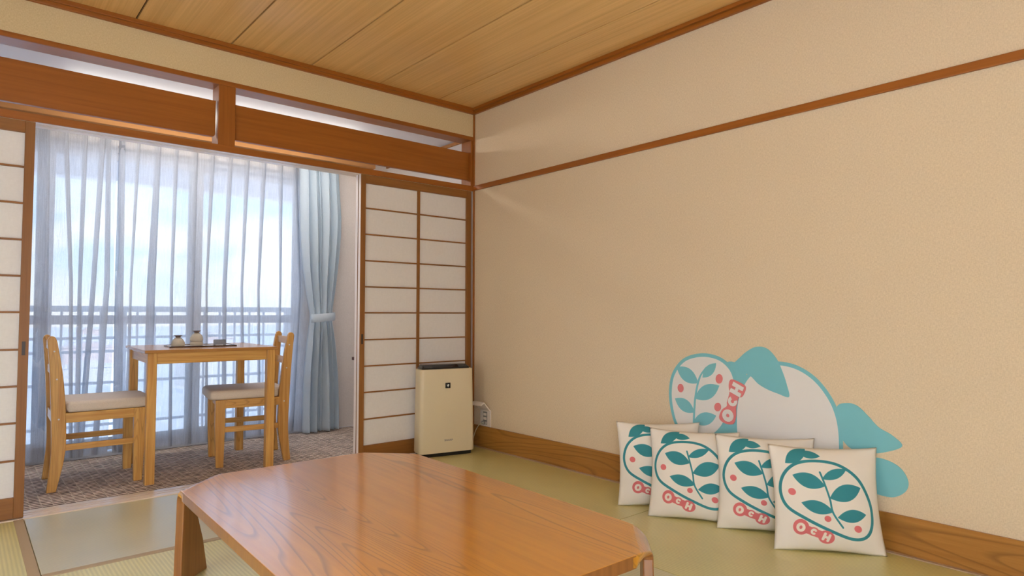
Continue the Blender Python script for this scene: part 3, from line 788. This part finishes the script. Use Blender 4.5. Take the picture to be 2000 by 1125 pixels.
def cushion_image():
    n = 640
    v, u = np.mgrid[0:n, 0:n]/(n-1.)
    img = np.empty((n, n, 4), np.float32); img[...] = (.925, .905, .875, 1)
    aa = 1.2/n
    def paint(d, c):
        a = np.clip(.5-d/aa/2, 0, 1)[..., None]; img[..., :3] = img[..., :3]*(1-a)+np.array(c)*a
    TE, PK, WH = (.22, .53, .57), (.82, .44, .45), (.93, .90, .86)
    ring = spline([(.055, .56), (.10, .71), (.22, .82), (.40, .86), (.60, .83), (.77, .70), (.87, .50), (.885, .32), (.82, .18), (.69, .145), (.50, .21), (.27, .32), (.11, .42)], 10)
    paint(seg(u, v, ring+ring[:1], .0145), TE)
    # a plain sprig: curved stem, leaves and berries
    stem = spline([(.60, .25), (.52, .38), (.50, .50), (.47, .62), (.43, .76)], 8, False)
    paint(seg(u, v, stem, .0085), TE)
    for e in ((.325, .665, .150, .070, -18), (.645, .565, .155, .075, 20), (.385, .425, .145, .058, -14), (.69, .36, .135, .058, 8), (.56, .735, .125, .045, 24)): paint(leaf(u, v, *e), TE)
    for e in ((.165, .555, .036, .032, -12), (.735, .245, .036, .032, -22), (.47, .325, .030, .028, -20)): paint(ell(u, v, *e), PK)
    # leaf outside the ring
    paint(leaf(u, v, .235, .905, .135, .060, 38), TE); paint(leaf(u, v, .36, .925, .10, .042, -8), TE)
    # pink tiles with the letters O C H
    for e in ((.232, .235, .072, .074, -20), (.345, .196, .050, .044, -20), (.455, .148, .073, .066, -20)): paint(ell(u, v, *e), PK)
    paint(seg(u, v, [(.23, .235), (.46, .15)], .038), PK)
    paint(ell(u, v, .230, .232, .041, .043, -20), WH); paint(ell(u, v, .230, .232, .013, .018, -20), PK)
    a = R(-20)
    def loc(cx, cy, p): return [(cx+q[0]*math.cos(a)-q[1]*math.sin(a), cy+q[0]*math.sin(a)+q[1]*math.cos(a)) for q in p]
    arc = [(.018*math.cos(R(t)), .020*math.sin(R(t))) for t in range(48, 318, 15)]
    paint(seg(u, v, loc(.345, .196, arc), .0105), WH)
    for p in ([(-.022, -.030), (-.022, .030)], [(.022, -.030), (.022, .030)], [(-.022, 0), (.022, 0)]): paint(seg(u, v, loc(.455, .148, p), .0125), WH)
    im = bpy.data.images.new('cushion_print', n, n); im.pixels.foreach_set(img.ravel()); im.update(); im.pack()
    return im
m_print, t_, b_ = mat('printed_cushion_cotton')
it = N(t_, 'ShaderNodeTexImage'); it.image = cushion_image(); it.extension = 'EXTEND'
uvn = N(t_, 'ShaderNodeUVMap'); uvn.uv_map = 'UVMap'; t_.links.new(uvn.outputs[0], it.inputs[0])
t_.links.new(it.outputs[0], b_.inputs['Base Color']); b_.inputs['Roughness'].default_value = .8; b_.inputs['Specular IOR Level'].default_value = .2
vv = coords(t_, (1, 1, 1)); bump(t_, b_, noise(t_, vv, 9, 3), .35, .01)
cotton = cloth('plain_cushion_cotton', (.84, .81, .77), weave=700)

def cushion(label, loc, rz, tilt, s, seed):
    rnd = random.Random(seed)
    n = 44; T = .067
    c = tag(empty('printed_cushion', loc, rz), label, 'cushion', 'printed cushions leaning on the right wall')
    c.rotation_euler = (-tilt, 0, rz)
    ph = [rnd.uniform(0, 6.28) for _ in range(6)]
    def surf(side):
        rows_ = []
        for i in range(n+1):
            row = []
            for j in range(n+1):
                u, v = j/n, i/n
                a, b = 2*u-1, 2*v-1
                h = ((1-abs(a)**2.6)*(1-abs(b)**2.6))**.70
                pu, pv = .075*(1-b*b), .065*(1-a*a)
                x = s*(.5+.515*a*(1-pu*(a*a))); z = s*(.5+.515*b*(1-pv*(b*b)))
                wr_ = .0022*math.sin(26*u+5*v+ph[0])*math.exp(-((v-.02)/.16)**2)+.0022*math.sin(24*v+4*u+ph[1])*math.exp(-((u-.02)/.16)**2) \
                    + .002*math.sin(22*v-6*u+ph[2])*math.exp(-((u-.98)/.14)**2)+.002*math.sin(25*u-4*v+ph[3])*math.exp(-((v-.98)/.14)**2)
                y = side*(T*h + wr_*min(1, h*5))
                z2 = z - .018*s*(1-v)*0
                row.append((x, y, max(z2, 0)))
            rows_.append(row)
        return rows_
    m = MB(); m.sheet(surf(-1)); nf = len(m.f); nv = len(m.v)
    back = surf(1); m.sheet([r[::-1] for r in back])
    o = m.build('cushion_cover', [m_print, cotton], c, smooth=True)
    me = o.data
    uvl = me.uv_layers.new(name='UVMap')
    for p in me.polygons:
        p.material_index = 0 if p.index < nf else 1
        for li in p.loop_indices:
            vi = me.loops[li].vertex_index % nv
            uvl.data[li].uv = ((vi % (n+1))/n, (vi//(n+1))/n)
    bm = bmesh.new(); bm.from_mesh(me); bmesh.ops.remove_doubles(bm, verts=bm.verts, dist=1e-4); bm.to_mesh(me); bm.free()
    return c
cushion('white printed cushion with teal design, farthest from camera and partly covered by the next cushion', (-.357, -1.660, .0), R(-46), R(9), .405, 1)
cushion('white printed cushion with teal design, second from the left of the leaning row', (-.378, -1.860, .0), R(-60), R(15), .405, 2)
cushion('white printed cushion with teal design, third from the left, just behind the front cushion', (-.286, -2.166, .0), R(-57), R(8), .405, 3)
cushion('white printed cushion with teal design, nearest the camera and wholly visible', (-.340, -2.458, .0), R(-52), R(13), .41, 4)

# ------------------------------------------------------------------ wall sticker (plain pebbles-and-leaves stand-in, keeps colours, size and lettering)
LAYER = [0]
dec = tag(empty('wall_sticker', (0, -2.25, .5)), 'large teal and white wall sticker with pink lettered tag above the cushions', 'sticker')
def flat(name, m, pts, layer, sm=8, parent=dec):
    p = spline(pts, sm) if sm else pts
    poly = [(a+2.25, b-.5) for a, b in p]
    LAYER[0] += 1
    d = .0006+.00022*LAYER[0]
    return MB().prism(poly, 'x', -d, 0).build(name, m, parent, fix=True)
def grow(pts, k):
    cx = sum(p[0] for p in pts)/len(pts); cy = sum(p[1] for p in pts)/len(pts)
    out = []
    for a, b in pts:
        l = math.hypot(a-cx, b-cy); out.append((cx+(a-cx)*(l+k)/l, cy+(b-cy)*(l+k)/l))
    return out
head = [(-1.729, .541), (-1.749, .632), (-1.813, .705), (-1.911, .734), (-2.004, .723), (-2.065, .679), (-2.088, .616), (-2.079, .548), (-2.051, .483), (-2.016, .40), (-1.934, .33), (-1.835, .315), (-1.768, .37), (-1.738, .45)]
body = [(-2.105, .489), (-2.128, .578), (-2.177, .655), (-2.265, .710), (-2.374, .709), (-2.465, .665), (-2.53, .590), (-2.565, .508), (-2.576, .411), (-2.565, .301), (-2.49, .221), (-2.305, .185), (-2.154, .204), (-2.108, .342)]
flat('teal_leaf', teal, [(-2.04, .700), (-2.10, .715), (-2.155, .66), (-2.135, .49), (-2.125, .34), (-1.96, .33), (-2.02, .46), (-2.06, .57)], 0)
flat('teal_leaf', teal, grow(body, .018), 0)
flat('teal_leaf', teal, grow(head, .018), 1)
flat('white_pebble', vinyl_white, body, 2)
flat('white_pebble', vinyl_white, head, 2)
flat('teal_leaf', teal, [(-2.065, .690), (-2.105, .726), (-2.158, .772), (-2.21, .797), (-2.261, .79), (-2.305, .747), (-2.333, .69), (-2.353, .63), (-2.362, .575), (-2.31, .585), (-2.26, .600), (-2.215, .622), (-2.17, .66), (-2.115, .672)], 3)
flat('teal_leaf', teal, [(-2.572, .555), (-2.615, .574), (-2.655, .566), (-2.695, .530), (-2.735, .488), (-2.785, .462), (-2.82, .425), (-2.77, .395), (-2.70, .376), (-2.63, .382), (-2.59, .42), (-2.575, .48)], 0)
flat('teal_leaf', teal, [(-2.64, .290), (-2.681, .347), (-2.724, .363), (-2.778, .355), (-2.818, .33), (-2.839, .285), (-2.827, .245), (-2.784, .215), (-2.727, .214), (-2.678, .226)], 0)
# sprig in the small pebble
def oval(cy, cz, ry, rz, rot, n=20):
    a = R(rot); return [(cy+ry*math.cos(t)*math.cos(a)-rz*math.sin(t)*math.sin(a), cz+ry*math.cos(t)*math.sin(a)+rz*math.sin(t)*math.cos(a)) for t in [2*math.pi*k/n for k in range(n)]]
def vesica(cy, cz, rx, ry, rot, n=12):
    a = R(rot); q = [(-rx+2*rx*k/n, ry*(1-(-1+2*k/n)**2)) for k in range(n+1)]; q += [(x, -y) for x, y in q[-2:0:-1]]
    return [(cy+x*math.cos(a)-y*math.sin(a), cz+x*math.sin(a)+y*math.cos(a)) for x, y in q]
for e in ((-1.826, .636, .074, .036, 30), (-1.808, .478, .066, .032, 27), (-1.940, .558, .080, .036, -29), (-1.925, .422, .070, .032, -20), (-1.955, .668, .055, .024, -45)): flat('teal_leaf', teal, vesica(*e), 3, 0)
sp = spline([(-1.86, .36), (-1.865, .45), (-1.875, .54), (-1.90, .63), (-1.945, .69)], 8, False)
flat('stem', teal, [(a-.005, b) for a, b in sp]+[(a+.005, b) for a, b in sp[::-1]], 3, 0)
for e in ((-2.01, .63, .019, .024, 12), (-1.785, .565, .018, .022, 0), (-2.0, .49, .018, .022, 20)): flat('pink_berry', pink, oval(*e), 3, 0)
# pink tag with letters, reading upwards
flat('pink_tag', pink, [(-2.008, .437), (-2.023, .478), (-2.050, .500), (-2.052, .520), (-2.060, .545), (-2.066, .57), (-2.063, .606), (-2.078, .633), (-2.134, .616), (-2.152, .597), (-2.135, .556), (-2.113, .545), (-2.106, .515), (-2.100, .497), (-2.099, .455), (-2.083, .417), (-2.039, .415)], 4, 5)
tg = Matrix(((0, 0, -1), (0, 0, 0), (0, 0, 0)))
def letter(pts_list, cy, cz, rot):
    a = R(rot); b = MB()
    for pts in pts_list:
        q = []
        for x, y in pts:            # x along reading direction, y up in letter
            ry = x*math.cos(a)-y*math.sin(a); rz_ = x*math.sin(a)+y*math.cos(a)
            q.append((cy-ry+2.25, cz+rz_-.5))
        b.prism(q, 'x', -.0075, -.004)
    o = b.build('letter', vinyl_white, dec, fix=True); return o
def ringpoly(ro, ri, t0, t1, k=18):
    out = []
    for i in range(k):
        a, c = R(t0+(t1-t0)*i/k), R(t0+(t1-t0)*(i+1)/k)
        out.append([(ro*math.cos(a), ro*math.sin(a)), (ro*math.cos(c), ro*math.sin(c)), (ri*math.cos(c), ri*math.sin(c)), (ri*math.cos(a), ri*math.sin(a))])
    return out
letter(ringpoly(.030, .009, 0, 360), -2.057, .455, 66)
letter(ringpoly(.024, .009, 50, 310), -2.083, .527, 66)
letter([[(-.027, -.030), (-.007, -.030), (-.007, .030), (-.027, .030)], [(.007, -.030), (.027, -.030), (.027, .030), (.007, .030)], [(-.008, -.008), (.008, -.008), (.008, .008), (-.008, .008)]], -2.106, .586, 66)

# ------------------------------------------------------------------ added fill lamps (unseen; put in to brighten the two rooms)
def pendant(loc, drop, label, glow):
    lp = tag(empty('fill_pendant', loc), label, 'lamp')
    MB().lathe([(.05, 0), (.05, -.02), (.01, -.03)], n=24).build('fill_pendant_canopy', white_paint, lp, smooth=True, fix=True)
    MB().tube([(0, 0, -.03), (0, 0, -drop-.01)], .004).build('cord', white_paint, lp)
    MB().lathe([(.02, -drop), (.12, -drop-.005), (.22, -drop-.03), (.26, -drop-.075), (.255, -drop-.115), (.20, -drop-.155), (.10, -drop-.17), (.02, -drop-.173)], n=40).build('fill_lamp_shade', glow, lp, smooth=True, fix=True)
pendant((-3.1, -4.15, ZC), 1.4, 'unseen round white pendant lamp added at the rear of the room as fill light', rear_glow)  # added behind the camera for frontal fill light
vl = tag(empty('veranda_fill_light', (-1.5, .70, 2.285)), 'unseen long white ceiling light added above the pine dining table as fill light', 'lamp')  # added behind the beam to brighten curtains, chairs and carpet
MB().box(-.95, .95, -.07, .07, -.02, 0).build('veranda_fill_base', white_paint, vl, bevel=.004)
MB().box(-.93, .93, -.06, .06, -.07, -.021).build('fill_lamp_shade', veranda_glow, vl, bevel=.015, seg=3)
fl = tag(empty('floor_fill_light', (-3.2, -1.9, 0)), 'unseen white paper floor lamp added by the left wall as fill light', 'lamp')  # added left of the view to even out light on the right wall
MB().lathe([(.14, 0), (.14, .018), (.10, .026)], n=32).build('base', walnut, fl, smooth=True, fix=True)
MB().lathe([(.012, .026), (.012, .30)], n=14).build('stem', walnut, fl, smooth=True, fix=True)
MB().lathe([(.06, .29), (.165, .295), (.175, .33), (.175, .85), (.165, .895), (.06, .90)], n=36).build('fill_lamp_shade', floor_glow, fl, smooth=True, fix=True)
